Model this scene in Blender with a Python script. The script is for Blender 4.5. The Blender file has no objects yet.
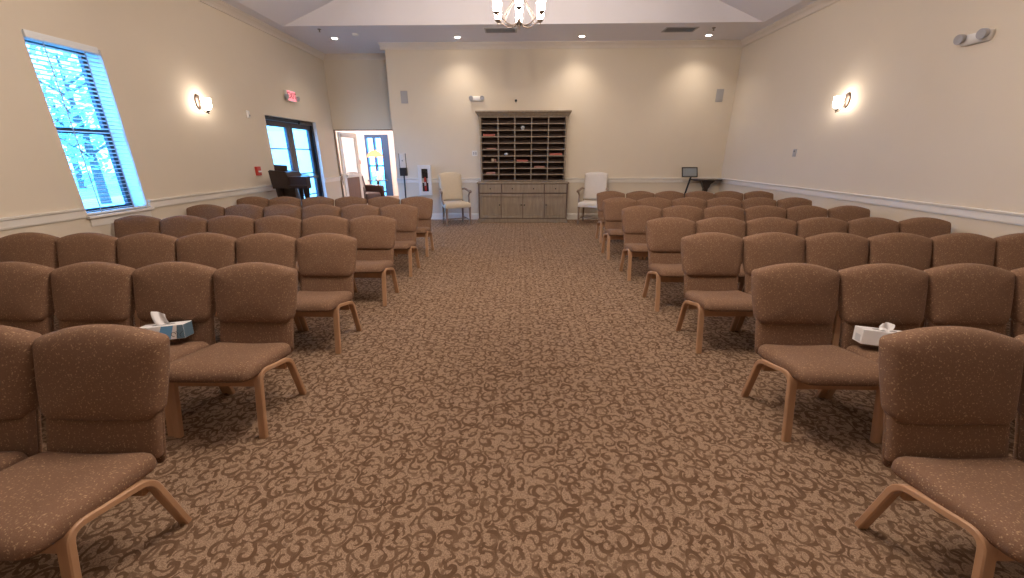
import bpy, bmesh, math, random
from mathutils import Vector, Matrix
random.seed(7)
PI = math.pi
SC = bpy.context.scene
COL = SC.collection

# ------------------------------------------------------------------ camera
F, PIT, YAW, ROLL, CH = 387.7, math.radians(19.18), math.radians(1.16), math.radians(-0.14), 1.48
fwd = Vector((-math.sin(YAW)*math.cos(PIT), math.cos(YAW)*math.cos(PIT), -math.sin(PIT)))
right = Vector((math.cos(YAW), math.sin(YAW), 0))
up = right.cross(fwd)
r2 = right*math.cos(ROLL) + up*math.sin(ROLL)
u2 = up*math.cos(ROLL) - right*math.sin(ROLL)
cam = bpy.data.cameras.new('camera'); co = bpy.data.objects.new('camera', cam); COL.objects.link(co)
cam.sensor_width = 36; cam.lens = 36*F/1024; cam.clip_start = 0.05; cam.clip_end = 300
m = Matrix((r2, u2, -fwd)).transposed().to_4x4(); m.translation = Vector((0, 0, CH))
co.matrix_world = m
SC.camera = co

# ------------------------------------------------------------------ world, light, exposure
w = bpy.data.worlds.new('sky'); SC.world = w; w.use_nodes = True
bg = w.node_tree.nodes['Background']
bg.inputs[0].default_value = (0.095, 0.40, 0.95, 1); bg.inputs[1].default_value = 17.0
vs = SC.view_settings
vs.view_transform = 'Standard'; vs.look = 'None'; vs.gamma = 1.0; vs.use_curve_mapping = False
vs.exposure = 0.48
LAMP = (1.0, 0.86, 0.73)
K_SHADE, K_SCONCE, K_CAN = 48.0, 22.0, 30.0

# ------------------------------------------------------------------ material helpers
class NT:
    def __init__(s, name):
        s.m = bpy.data.materials.new(name); s.m.use_nodes = True
        s.t = s.m.node_tree; s.p = s.t.nodes['Principled BSDF']; s.o = s.t.nodes['Material Output']
    def n(s, kind, **kw):
        x = s.t.nodes.new('ShaderNode'+kind)
        for k, v in kw.items(): setattr(x, k, v)
        return x
    def l(s, a, b): s.t.links.new(a, b)
    def put(s, v, sock):
        if hasattr(v, 'links'): s.l(v, sock)
        else: sock.default_value = v
    def math(s, op, a, b=0.0, c=0.0, clamp=False):
        x = s.n('Math', operation=op); x.use_clamp = clamp
        s.put(a, x.inputs[0]); s.put(b, x.inputs[1])
        if len(x.inputs) > 2: s.put(c, x.inputs[2])
        return x.outputs[0]
    def vmath(s, op, a, b=None, scale=None):
        x = s.n('VectorMath', operation=op); s.put(a, x.inputs[0])
        if b is not None: s.put(b, x.inputs[1])
        if scale is not None: s.put(scale, x.inputs['Scale'])
        return x.outputs['Value'] if op in ('LENGTH',) else x.outputs[0]
    def mix(s, f, a, b):
        x = s.n('Mix', data_type='RGBA'); s.put(f, x.inputs[0])
        s.put(a, x.inputs[6]); s.put(b, x.inputs[7]); return x.outputs[2]
    def noise(s, vec, scale, detail=2.0, rough=0.5):
        x = s.n('TexNoise'); s.l(vec, x.inputs['Vector']); x.inputs['Scale'].default_value = scale
        x.inputs['Detail'].default_value = detail; x.inputs['Roughness'].default_value = rough
        return x
    def obj(s): return s.n('TexCoord').outputs['Object']
    def bump(s, h, strength, dist=0.01):
        b = s.n('Bump'); b.inputs['Strength'].default_value = strength; b.inputs['Distance'].default_value = dist
        s.l(h, b.inputs['Height']); s.l(b.outputs[0], s.p.inputs['Normal'])

def col4(c): return (c[0], c[1], c[2], 1.0)
def mat(name, c, rough=0.6, var=0.08, scale=8.0, metal=0.0, spec=0.5, bump=0.0, bscale=60.0):
    t = NT(name); o = t.obj(); n = t.noise(o, scale, 3)
    a = tuple(x*(1-var) for x in c); b = tuple(min(1, x*(1+var)) for x in c)
    t.l(t.mix(n.outputs[0], col4(a), col4(b)), t.p.inputs['Base Color'])
    t.p.inputs['Roughness'].default_value = rough; t.p.inputs['Metallic'].default_value = metal
    t.p.inputs['Specular IOR Level'].default_value = spec
    if bump: t.bump(t.noise(o, bscale, 3).outputs[0], bump, 0.004)
    return t.m
def emit(name, c, k):
    t = NT(name); e = t.n('Emission'); e.inputs[0].default_value = col4(c); e.inputs[1].default_value = k
    t.l(e.outputs[0], t.o.inputs[0]); return t.m
def glass(name, tint=(0.9, 0.95, 1.0), gl=0.06):
    t = NT(name); tr = t.n('BsdfTransparent'); tr.inputs[0].default_value = col4(tint)
    g = t.n('BsdfGlossy'); g.inputs['Roughness'].default_value = 0.02
    mx = t.n('MixShader'); mx.inputs[0].default_value = gl
    t.l(tr.outputs[0], mx.inputs[1]); t.l(g.outputs[0], mx.inputs[2]); t.l(mx.outputs[0], t.o.inputs[0]); return t.m
def wood(name, c1, c2, scale=(30, 30, 2.5), rough=0.45):
    t = NT(name); o = t.obj(); mp = t.n('Mapping'); mp.inputs['Scale'].default_value = scale; t.l(o, mp.inputs[0])
    n = t.noise(mp.outputs[0], 1.0, 5, 0.6)
    t.l(t.mix(n.outputs[0], col4(c1), col4(c2)), t.p.inputs['Base Color'])
    t.p.inputs['Roughness'].default_value = rough; return t.m

def carpet_mat():
    t = NT('carpet'); o = t.obj()
    nz = t.noise(o, 10.0, 3)
    off = t.vmath('SCALE', t.vmath('SUBTRACT', nz.outputs['Color'], (0.5, 0.5, 0.5)), scale=0.05)
    P0 = t.vmath('ADD', o, off)
    P = t.vmath('MULTIPLY', P0, (1, 1, 0))
    def curls(scale, k, thr, rmax, seed):
        v = t.n('TexVoronoi', voronoi_dimensions='2D'); v.inputs['Scale'].default_value = scale
        Q = t.vmath('ADD', P, (seed, seed*0.7, 0)); t.l(Q, v.inputs['Vector'])
        d = t.vmath('SUBTRACT', Q, v.outputs['Position'])
        sx = t.n('SeparateXYZ'); t.l(d, sx.inputs[0]); sc = t.n('SeparateColor'); t.l(v.outputs['Color'], sc.inputs[0])
        r = t.math('SQRT', t.math('ADD', t.math('MULTIPLY', sx.outputs[0], sx.outputs[0]), t.math('MULTIPLY', sx.outputs[1], sx.outputs[1])))
        th = t.math('ARCTAN2', sx.outputs[1], sx.outputs[0])
        hand = t.math('SUBTRACT', t.math('MULTIPLY', t.math('GREATER_THAN', sc.outputs[1], 0.5), 2.0), 1.0)
        ph = t.math('ADD', t.math('MULTIPLY', th, hand), t.math('ADD', t.math('MULTIPLY', r, k), t.math('MULTIPLY', sc.outputs[0], 6.283)))
        s = t.math('SINE', ph)
        rr = t.math('MULTIPLY', t.math('SUBTRACT', r, rmax*0.28), 14.0)          # thin towards the eye of the curl
        s2 = t.math('SUBTRACT', s, t.math('MULTIPLY', t.math('ABSOLUTE', t.math('SUBTRACT', r, rmax*0.55)), 9.0))
        return t.math('MULTIPLY', t.math('SUBTRACT', s2, thr), 5.0, clamp=True)
    a = curls(11.5, 100.0, 0.42, 0.058, 0.0)
    b = curls(18.0, 140.0, 0.46, 0.038, 3.1)
    blot = t.noise(P, 26.0, 2); bl = t.math('MULTIPLY', t.math('SUBTRACT', blot.outputs[0], 0.575), 12.0, clamp=True)
    mk = t.math('MAXIMUM', t.math('MAXIMUM', a, t.math('MULTIPLY', b, 0.85)), t.math('MULTIPLY', bl, 0.7))
    g0 = t.noise(o, 170.0, 2, 0.8)
    class G_: pass
    g = G_(); g.outputs = [t.math('ADD', t.math('MULTIPLY', t.math('SUBTRACT', g0.outputs[0], 0.5), 2.4), 0.5, clamp=True)]
    patch = t.noise(P, 11.0, 3)
    mk = t.math('MULTIPLY', mk, t.math('ADD', t.math('MULTIPLY', g.outputs[0], 0.9), t.math('MULTIPLY', patch.outputs[0], 0.8)), clamp=True)
    base = t.mix(g.outputs[0], (0.19, 0.122, 0.078, 1), (0.50, 0.345, 0.235, 1))
    dark = t.mix(g.outputs[0], (0.070, 0.036, 0.019, 1), (0.17, 0.095, 0.053, 1))
    t.l(t.mix(mk, base, dark), t.p.inputs['Base Color'])
    t.p.inputs['Roughness'].default_value = 0.95; t.p.inputs['Specular IOR Level'].default_value = 0.1
    t.bump(t.math('SUBTRACT', g.outputs[0], t.math('MULTIPLY', mk, 0.6)), 0.5, 0.006)
    return t.m
def fabric_mat():
    t = NT('chair_fabric'); o = t.obj()
    def flecks(scale, elong, thr, seed):
        v = t.n('TexVoronoi', voronoi_dimensions='3D'); v.inputs['Scale'].default_value = scale
        Q = t.vmath('ADD', o, (seed, seed, seed)); t.l(Q, v.inputs['Vector'])
        d = t.vmath('SUBTRACT', Q, v.outputs['Position'])
        dr = t.vmath('SUBTRACT', v.outputs['Color'], (0.5, 0.5, 0.5))
        nr = t.vmath('NORMALIZE', dr)
        dn = t.n('VectorMath', operation='DOT_PRODUCT'); t.l(d, dn.inputs[0]); t.l(nr, dn.inputs[1])
        L = dn.outputs['Value']
        ln = t.vmath('LENGTH', d)
        perp = t.math('SQRT', t.math('MAXIMUM', t.math('SUBTRACT', t.math('MULTIPLY', ln, ln), t.math('MULTIPLY', L, L)), 0.0))
        e = t.math('ADD', t.math('MULTIPLY', perp, perp), t.math('MULTIPLY', t.math('MULTIPLY', L, L), elong))
        return t.math('MULTIPLY', t.math('SUBTRACT', thr, t.math('SQRT', e)), 900.0, clamp=True)
    a = flecks(66.0, 0.10, 0.0026, 0.0); b = flecks(88.0, 0.12, 0.0020, 5.3)
    fl = t.math('MAXIMUM', a, b)
    wv = t.noise(o, 420.0, 1); big = t.noise(o, 9.0, 2)
    base = t.mix(wv.outputs[0], (0.105, 0.056, 0.032, 1), (0.275, 0.155, 0.094, 1))
    base = t.mix(t.math('MULTIPLY', big.outputs[0], 0.35), base, (0.18, 0.10, 0.068, 1))
    t.l(t.mix(t.math('MULTIPLY', fl, 0.8), base, (0.43, 0.285, 0.165, 1)), t.p.inputs['Base Color'])
    t.p.inputs['Roughness'].default_value = 0.85; t.p.inputs['Specular IOR Level'].default_value = 0.2
    t.p.inputs['Sheen Weight'].default_value = 0.04
    t.bump(wv.outputs[0], 0.3, 0.002)
    return t.m

M = dict(
    wall=mat('wall_paint', (0.645, 0.565, 0.455), 0.75, 0.02, 3.0, spec=0.2),
    ceil=mat('ceiling_paint', (0.73, 0.71, 0.75), 0.85, 0.02, 3.0, spec=0.1),
    trim=mat('trim_paint', (0.72, 0.68, 0.62), 0.4, 0.03),
    crown=mat('crown_paint', (0.64, 0.57, 0.50), 0.5, 0.03),
    carpet=carpet_mat(), fabric=fabric_mat(),
    legwood=wood('light_oak', (0.33, 0.175, 0.09), (0.52, 0.31, 0.18), (40, 6, 6), 0.38),
    cabwood=wood('weathered_wood', (0.16, 0.12, 0.083), (0.37, 0.295, 0.215), (22, 22, 3.0), 0.6),
    cabshade=mat('cabinet_shade_tone', (0.13, 0.085, 0.070), 0.8),  # dark tone stands for shade inside the cells and front gaps
    knob=mat('dark_knob', (0.03, 0.025, 0.02), 0.4, metal=0.6),
    frame=mat('bronze_frame', (0.012, 0.012, 0.018), 0.4),
    white=mat('white_plastic', (0.70, 0.68, 0.66), 0.4, 0.03),
    grey=mat('grey_plastic', (0.36, 0.35, 0.36), 0.5, 0.04),
    black=mat('black_metal', (0.012, 0.011, 0.012), 0.4),
    screen=mat('screen_grey', (0.22, 0.24, 0.26), 0.25, 0.05),
    darkwood=wood('dark_walnut', (0.012, 0.006, 0.004), (0.035, 0.017, 0.011), (20, 5, 5), 0.35),
    bronze=mat('brushed_bronze', (0.20, 0.15, 0.12), 0.35, 0.06, metal=0.8),
    shade=emit('lit_glass_shade', LAMP, K_SHADE), fillshade=emit('added_fill_shade', LAMP, 4.6*K_SHADE),  # the stronger glow is for the added, unseen chandelier
    lobbyfill=emit('lobby_fill_glow', (1.0, 0.90, 0.84), 260.0),  # glow of the lamps added to brighten the lobby
    sconce=emit('lit_sconce_shade', LAMP, K_SCONCE),
    can=emit('lit_downlight_lens', LAMP, K_CAN),
    glass=glass('window_glass'),
    blind=mat('blind_slat', (0.72, 0.74, 0.76), 0.5, 0.02),
    reveal=mat('reveal_paint', (0.72, 0.72, 0.72), 0.6, 0.02),
    cream=mat('cream_upholstery', (0.56, 0.48, 0.37), 0.85, 0.05, 20, bump=0.3, bscale=300),
    pale=mat('pale_upholstery', (0.60, 0.55, 0.50), 0.85, 0.05, 20, bump=0.3, bscale=300),
    grwood=wood('greyed_wood', (0.15, 0.10, 0.07), (0.32, 0.23, 0.17), (30, 30, 4)),
    red=mat('red_paint', (0.42, 0.03, 0.02), 0.4),
    book=mat('red_book_cover', (0.42, 0.11, 0.08), 0.6, 0.15, 40),
    page=mat('book_pages', (0.60, 0.47, 0.38), 0.8, 0.1, 90),
    pink=mat('faded_red_cover', (0.40, 0.20, 0.16), 0.6, 0.15, 40),
    china=mat('white_china', (0.66, 0.65, 0.66), 0.25, 0.03),
    exitlit=emit('exit_sign_face', (1.0, 0.30, 0.33), 1.0),
    tissue=mat('tissue_paper', (0.82, 0.80, 0.80), 0.9, 0.03, 30, bump=0.3),
    card=mat('white_card', (0.84, 0.82, 0.82), 0.6, 0.03),
    blue=mat('blue_print', (0.16, 0.38, 0.66), 0.5, 0.05),
    teal=mat('slate_blue_print', (0.12, 0.20, 0.27), 0.5, 0.15),
    ink=mat('dark_ink', (0.01, 0.015, 0.035), 0.5),
    leather=mat('brown_leather', (0.055, 0.026, 0.020), 0.3, 0.1),
    leaf=mat('tree_leaves', (0.30, 0.52, 0.46), 0.7, 0.3, 3),
    bark=mat('tree_bark', (0.08, 0.07, 0.06), 0.9),
    lawn=mat('lawn', (0.22, 0.32, 0.26), 0.9, 0.3, 1.5),
    road=mat('asphalt', (0.45, 0.46, 0.47), 0.9, 0.1, 1.0),
    lobbywall=mat('lobby_paint', (0.80, 0.68, 0.62), 0.7, 0.02),
    lobbyfloor=mat('lobby_carpet', (0.30, 0.22, 0.16), 0.9, 0.2, 20),
    curtain=mat('blue_door_frame', (0.03, 0.07, 0.17), 0.4),
    doorwood=wood('walnut_door_panel', (0.10, 0.05, 0.035), (0.20, 0.11, 0.08), (30, 30, 2.5)),
    cushion=mat('patterned_cushion', (0.30, 0.25, 0.22), 0.9, 0.5, 40),
    amber=emit('stained_glass_lit', (1.0, 0.45, 0.22), 1.6),
    paper=mat('printed_paper', (0.62, 0.62, 0.66), 0.6),
)

# ------------------------------------------------------------------ mesh helpers
def bx(bm, c, s, rot=None, bev=0.0, seg=2):
    g = bmesh.ops.create_cube(bm, size=1.0); vs_ = g['verts']
    for v in vs_: v.co = Vector((v.co.x*s[0], v.co.y*s[1], v.co.z*s[2]))
    if bev:
        es = list({e for v in vs_ for e in v.link_edges})
        r = bmesh.ops.bevel(bm, geom=es, offset=bev, segments=seg, affect='EDGES', profile=0.5)
        vs_ = list({v for v in r['verts']} | {v for v in vs_ if v.is_valid})
    for v in vs_:
        p = v.co.copy()
        if rot: p = rot @ p
        v.co = p + Vector(c)
def b2(bm, x0, x1, y0, y1, z0, z1, bev=0.0):
    bx(bm, ((x0+x1)/2, (y0+y1)/2, (z0+z1)/2), (abs(x1-x0), abs(y1-y0), abs(z1-z0)), bev=bev)
def tube(bm, pts, r, seg=10, caps=True, flat=None):
    pts = [Vector(p) for p in pts]; rings = []; prev = None
    for i, p in enumerate(pts):
        d = (pts[min(i+1, len(pts)-1)] - pts[max(i-1, 0)]).normalized()
        a = prev if prev is not None else (Vector((0, 0, 1)) if abs(d.z) < 0.9 else Vector((1, 0, 0)))
        s = d.cross(a).normalized(); t = s.cross(d).normalized(); prev = t
        rr = r[i] if isinstance(r, (list, tuple)) else r
        rings.append([bm.verts.new(p + s*math.cos(2*PI*k/seg)*rr + t*math.sin(2*PI*k/seg)*rr) for k in range(seg)])
    for a, b in zip(rings, rings[1:]):
        for k in range(seg): bm.faces.new((a[k], a[(k+1) % seg], b[(k+1) % seg], b[k]))
    if caps: bm.faces.new(rings[0][::-1]); bm.faces.new(rings[-1])
def lathe(bm, prof, c=(0, 0, 0), seg=20, rot=None):
    rings = []
    for (r, z) in prof:
        ring = []
        for k in range(seg):
            p = Vector((r*math.cos(2*PI*k/seg), r*math.sin(2*PI*k/seg), z))
            if rot: p = rot @ p
            ring.append(bm.verts.new(p + Vector(c)))
        rings.append(ring)
    for a, b in zip(rings, rings[1:]):
        for k in range(seg): bm.faces.new((a[k], a[(k+1) % seg], b[(k+1) % seg], b[k]))
    if prof[0][0] > 1e-4: bm.faces.new(rings[0][::-1])
    if prof[-1][0] > 1e-4: bm.faces.new(rings[-1])
def prism(bm, poly, axis, a, b):
    """poly of 2-D points extruded along axis from a to b (axis 0: (y,z), 1: (x,z), 2: (x,y))"""
    def P(q, t):
        return {0: (t, q[0], q[1]), 1: (q[0], t, q[1]), 2: (q[0], q[1], t)}[axis]
    A = [bm.verts.new(P(q, a)) for q in poly]; B = [bm.verts.new(P(q, b)) for q in poly]
    n = len(poly)
    for i in range(n): bm.faces.new((A[i], A[(i+1) % n], B[(i+1) % n], B[i]))
    bm.faces.new(A[::-1]); bm.faces.new(B)
def sweep_strip(bm, path, x0, x1, th):
    """laminated strip in the y-z plane following path, from x0 to x1, thickness th"""
    n = len(path); L = []
    for i in range(n):
        a = Vector(path[max(i-1, 0)]); b = Vector(path[min(i+1, n-1)]); d = (b-a).normalized(); nn = Vector((-d[1], d[0]))
        p = Vector(path[i]); o = p + nn*th/2; q = p - nn*th/2; c = 0.004
        L.append([bm.verts.new(v) for v in ((x0+c, o[0], o[1]), (x1-c, o[0], o[1]),
                 (x1, o[0]-nn[0]*c, o[1]-nn[1]*c), (x1, q[0]+nn[0]*c, q[1]+nn[1]*c), (x1-c, q[0], q[1]), (x0+c, q[0], q[1]),
                 (x0, q[0]+nn[0]*c, q[1]+nn[1]*c), (x0, o[0]-nn[0]*c, o[1]-nn[1]*c))])
    for A, B in zip(L, L[1:]):
        for k in range(8): bm.faces.new((A[k], A[(k+1) % 8], B[(k+1) % 8], B[k]))
    bm.faces.new(L[0][::-1]); bm.faces.new(L[-1])
def round_path(pts, r, seg=7):
    out = [Vector(pts[0])]
    for i in range(1, len(pts)-1):
        p0, p, p1 = Vector(pts[i-1]), Vector(pts[i]), Vector(pts[i+1])
        a = p + (p0-p).normalized()*r; b = p + (p1-p).normalized()*r
        for k in range(seg+1):
            t = k/seg; out.append(a*(1-t)**2 + p*2*t*(1-t) + b*t*t)
    out.append(Vector(pts[-1])); return out
def pillow(bm, outline, profile, place):
    """outline: 2-D loop about the origin; profile: (inset, depth) rings, closed at both ends; place(u, v, d) -> 3-D"""
    rings = []
    cx = sum(p[0] for p in outline)/len(outline); cy = sum(p[1] for p in outline)/len(outline)
    mr = min(math.hypot(p[0]-cx, p[1]-cy) for p in outline)
    for ins, d in profile:
        ring = []
        for p in outline:
            v = Vector((p[0]-cx, p[1]-cy)); l = v.length
            k = max(0.12, 1 - ins/mr) if ins > 0.5*mr else max(0.0, (l-ins)/l)
            ring.append(bm.verts.new(place(cx+v.x*k, cy+v.y*k, d)))
        rings.append(ring)
    n = len(outline)
    for a, b in zip(rings, rings[1:]):
        for k in range(n): bm.faces.new((a[k], a[(k+1) % n], b[(k+1) % n], b[k]))
    bm.faces.new(rings[0][::-1]); bm.faces.new(rings[-1])
def roundbox2d(x0, x1, y0, y1, rb, rt, arch=0.0, taper=0.0, n=5, e=6):
    """closed outline: bottom corners radius rb, top corners radius rt, arched top, sides tapering in at the bottom"""
    pts = []
    def arc(cx, cy, r, a0, a1):
        for k in range(n+1):
            a = math.radians(a0+(a1-a0)*k/n); pts.append((cx+r*math.cos(a), cy+r*math.sin(a)))
    arc(x0+taper+rb, y0+rb, rb, 180, 270)
    for k in range(1, e): pts.append((x0+taper+rb + (x1-x0-2*taper-2*rb)*k/e, y0))
    arc(x1-taper-rb, y0+rb, rb, 270, 360)
    for k in range(1, e):
        t = k/e; pts.append((x1-taper*(1-t)**2, y0+rb+(y1-arch-rt-y0-rb)*t))
    arc(x1-rt, y1-arch-rt, rt, 0, 78)
    for k in range(1, 2*e):
        t = k/(2*e); X = x1-rt - (x1-x0-2*rt)*t; pts.append((X, y1-arch + arch*(1-(2*t-1)**2)))
    arc(x0+rt, y1-arch-rt, rt, 102, 180)
    for k in range(1, e):
        t = 1-k/e; pts.append((x0+taper*(1-t)**2, y0+rb+(y1-arch-rt-y0-rb)*t))
    return pts
def part(name, bm, m, parent=None, smooth=False, loc=None, mats=None):
    bmesh.ops.recalc_face_normals(bm, faces=bm.faces)
    me = bpy.data.meshes.new(name); bm.to_mesh(me); bm.free()
    for x in ([m] if m else mats): me.materials.append(x)
    if smooth:
        me.polygons.foreach_set('use_smooth', [True]*len(me.polygons))
        if smooth != 'all': me.set_sharp_from_angle(angle=math.radians(38))
    o = bpy.data.objects.new(name, me); COL.objects.link(o)
    if parent: o.parent = parent
    if loc: o.location = loc
    return o
def tag(o, label, cat, group=None):
    o['label'] = label; o['category'] = cat
    if group: o['group'] = group
    return o
def thing(name, label, cat, loc=(0, 0, 0), rz=0.0, group=None):
    o = bpy.data.objects.new(name, None); COL.objects.link(o); o.empty_display_size = 0.1
    o.location = loc; o.rotation_euler = (0, 0, rz); return tag(o, label, cat, group)
def struct(name, bm, m, parent=None, smooth=False, mats=None):
    o = part(name, bm, m, parent, smooth, mats=mats)
    if not parent: o['kind'] = 'structure'
    return o
def struct_empty(name, loc=(0, 0, 0)):
    o = bpy.data.objects.new(name, None); COL.objects.link(o); o.location = loc; o['kind'] = 'structure'; return o
def dup(root, loc, rz=0.0, label=None, group=None):
    def cp(o, parent):
        c = o.copy(); COL.objects.link(c)
        if parent: c.parent = parent
        for ch in list(o.children): cp(ch, c)
        return c
    r = cp(root, None); r.location = loc; r.rotation_euler = (0, 0, rz)
    if label: r['label'] = label
    if group: r['group'] = group
    return r
B = bmesh.new

# ------------------------------------------------------------------ room
W, YB, YA, YF, HC = 4.62, 9.36, 10.25, -4.2, 3.677
XC = -2.87                      # outer corner of the back wall, beside the alcove
bm = B(); b2(bm, -W-.3, W+.3, YF-.2, YA+.0, -.12, 0); struct('floor', bm, M['carpet'])
bm = B(); b2(bm, -8.3, -2.6, YA+.001, 15.2, -.12, -.001); struct('floor.001', bm, M['lobbyfloor'])
# left wall with the sash window and the double door
T = .24
WY0, WY1, WZ0, WZ1 = 4.085, 4.80, .865, 2.575
DY0, DY1, DZ1 = 7.56, 9.42, 2.165
bm = B()
b2(bm, -W-T, -W, YF, WY0, 0, HC); b2(bm, -W-T, -W, WY0, WY1, 0, WZ0); b2(bm, -W-T, -W, WY0, WY1, WZ1, HC)
b2(bm, -W-T, -W, WY1, DY0, 0, HC); b2(bm, -W-T, -W, DY0, DY1, DZ1, HC); b2(bm, -W-T, -W, DY1, YA, 0, HC)
struct('wall_left', bm, M['wall'])
bm = B(); b2(bm, W, W+T, YF, YB, 0, HC); struct('wall_right', bm, M['wall'])
bm = B(); b2(bm, XC, W+T, YB, YB+.16, 0, HC); b2(bm, XC, XC+.16, YB+.16, YA, 0, HC); struct('wall_back', bm, M['wall'])
EX0, EX1, EZ = -4.605, -2.93, 2.06
bm = B(); b2(bm, -W-T, EX0, YA, YA+.10, 0, HC); b2(bm, EX0, XC+.16, YA, YA+.10, EZ, HC); b2(bm, EX1, XC+.16, YA, YA+.10, 0, EZ)
struct('wall_alcove', bm, M['wall'])
bm = B(); prism(bm, [(-W-T, 0), (W+T, 0), (W+T, HC), (4.3, HC), (0, 5.36), (-4.3, HC), (-W-T, HC)], 1, YF-.15, YF); struct('wall_front', bm, M['wall'])
# vaulted ceiling with a flat soffit along the back wall
YG = 8.13
bm = B()
b2(bm, -W-T, W+T, YG, YA+.16, HC, HC+.1)
for s in (-1, 1):
    b2(bm, s*4.3, s*(W+T), YF-.15, YG, HC, HC+.1)
    prism(bm, [(s*4.3, HC), (0, 5.36), (0, 5.46), (s*4.3, HC+.1)], 1, YF-.15, YG)
prism(bm, [(-4.3, HC+.0005), (4.3, HC+.0005), (0, 5.36)], 1, YG-.02, YG+.1)
struct('ceiling', bm, M['ceil'])

# crown moulding, chair rails, baseboards
def crown_prof(s):   # distance from wall, height below the ceiling
    return [(0, 0), (.115*s, 0), (.115*s, -.014), (.10*s, -.02), (.088*s, -.034), (.06*s, -.05), (.034*s, -.074), (.022*s, -.096), (.022*s, -.108), (0, -.108)]
def crown_x(bm, x, s, y0, y1): prism(bm, [(x+d, HC+z) for d, z in crown_prof(s)], 1, y0, y1)
def crown_y(bm, y, x0, x1): prism(bm, [(y-d, HC+z) for d, z in crown_prof(1)], 0, x0, x1)
def rail_prof(z): return [(0, z-.105), (.014, z-.105), (.018, z-.09), (.018, z-.03), (.034, z-.022), (.038, z-.004), (.03, z), (0, z)]
RZ = .955
def run_x(bm, prof, x, s, y0, y1): prism(bm, [(x+s*d, z) for d, z in prof], 1, y0, y1)
def run_y(bm, prof, y, x0, x1): prism(bm, [(y-d, z) for d, z in prof], 0, x0, x1)
base = [(0, 0), (.018, 0), (.018, .115), (.013, .13), (.006, .14), (0, .14)]
n = 0
def trim(bm, m):
    global n
    n += 1; return struct('trim_%d' % n, bm, m)
bm = B(); crown_x(bm, -W, 1, YF, YA); trim(bm, M['crown'])
bm = B(); crown_x(bm, W, -1, YF, YB); trim(bm, M['crown'])
bm = B(); crown_y(bm, YB, XC-.09, W); trim(bm, M['crown'])
bm = B(); crown_x(bm, XC, -1, YB, YA); trim(bm, M['crown'])
bm = B(); crown_y(bm, YA, -W, XC); trim(bm, M['crown'])
bm = B(); run_x(bm, rail_prof(RZ), -W, 1, YF, WY0-.035); trim(bm, M['trim'])
bm = B(); run_x(bm, rail_prof(RZ), -W, 1, WY1+.01, DY0-.02); trim(bm, M['trim'])
bm = B(); run_x(bm, rail_prof(RZ), -W, 1, DY1+.03, YA); trim(bm, M['trim'])
bm = B(); run_x(bm, rail_prof(RZ), W, -1, YF, YB); trim(bm, M['trim'])
bm = B(); run_y(bm, rail_prof(RZ), YB, XC, W); trim(bm, M['trim'])
bm = B(); run_x(bm, rail_prof(RZ), XC, -1, YB, YA-.03); trim(bm, M['trim'])
bm = B(); run_x(bm, base, -W, 1, YF, DY0-.02); run_x(bm, base, -W, 1, DY1+.02, YA); struct('baseboard_left', bm, M['trim'])
bm = B(); run_x(bm, base, W, -1, YF, YB); struct('baseboard_right', bm, M['trim'])
bm = B(); run_y(bm, base, YB, XC, W); run_x(bm, base, XC, -1, YB, YA-.03); struct('baseboard_back', bm, M['trim'])

# ---- window in the left wall
win = struct_empty('window_1', (-W, 0, 0))
def wp(name, bm, m): return part(name, bm, m, win)
bm = B()
xr = -T
for y in (WY0, WY1): pass
e = .004
b2(bm, -T, -.005, WY0, WY0+e, WZ0, WZ1); b2(bm, -T, -.005, WY1-e, WY1, WZ0, WZ1); b2(bm, -T, -.005, WY0, WY1, WZ1-e, WZ1)
wp('window_reveal', bm, M['reveal'])
bm = B()
fx0, fx1 = -T+.01, -T+.055
b2(bm, fx0, fx1, WY0+e, WY0+.05, WZ0, WZ1-e); b2(bm, fx0, fx1, WY1-.05, WY1-e, WZ0, WZ1-e)
b2(bm, fx0, fx1, WY0+.05, WY1-.05, WZ1-.05, WZ1-e); b2(bm, fx0, fx1, WY0+.05, WY1-.05, WZ0, WZ0+.05)
b2(bm, fx0, fx1+.01, WY0+.05, WY1-.05, 1.70, 1.755)
wp('window_frame', bm, M['frame'])
bm = B(); b2(bm, fx0+.01, fx0+.016, WY0+.05, WY1-.05, WZ0+.05, WZ1-.05); wp('window_pane', bm, M['glass'])
bm = B(); b2(bm, -T+.06, .05, WY0-.03, WY1+.03, WZ0-.028, WZ0, bev=.005); wp('window_sill', bm, M['trim'])
bm = B(); run_x(bm, [(0, WZ0-.115), (.012, WZ0-.115), (.02, WZ0-.028), (0, WZ0-.028)], 0, 1, WY0+.0, WY1-.0); wp('window_apron', bm, M['trim'])
# blind
bl = thing('window_blind', 'pale slatted blind hanging open in the tall window of the left wall', 'blind', (-W-.035, (WY0+WY1)/2, WZ1))
hw = (WY1-WY0)/2-.008; hh = WZ1-WZ0
bm = B(); b2(bm, .002, .05, -hw-.0, hw-.03, -.055, .012, bev=.004); part('valance', bm, M['blind'], bl)
bm = B(); b2(bm, -.03, .0, -hw, hw, -.06, -.006); part('headrail', bm, M['blind'], bl)
bm = B()
ns = 38
for i in range(ns):
    z = -.095 - (hh-.135)*i/(ns-1)
    rot = Matrix.Rotation(math.radians(-6), 3, 'Y')
    bx(bm, (-.005, 0, z), (.048, 2*hw-.01, .003), rot)
part('slats', bm, M['blind'], bl)
bm = B(); b2(bm, -.03, .02, -hw+.003, hw-.003, -hh+.004, -hh+.024, bev=.003); part('bottom_rail', bm, M['blind'], bl)
for y in (-.19, .19):
    bm = B(); b2(bm, .019, .022, y-.005, y+.005, -hh+.02, -.06); part('ladder_cord', bm, M['grey'], bl)

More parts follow.
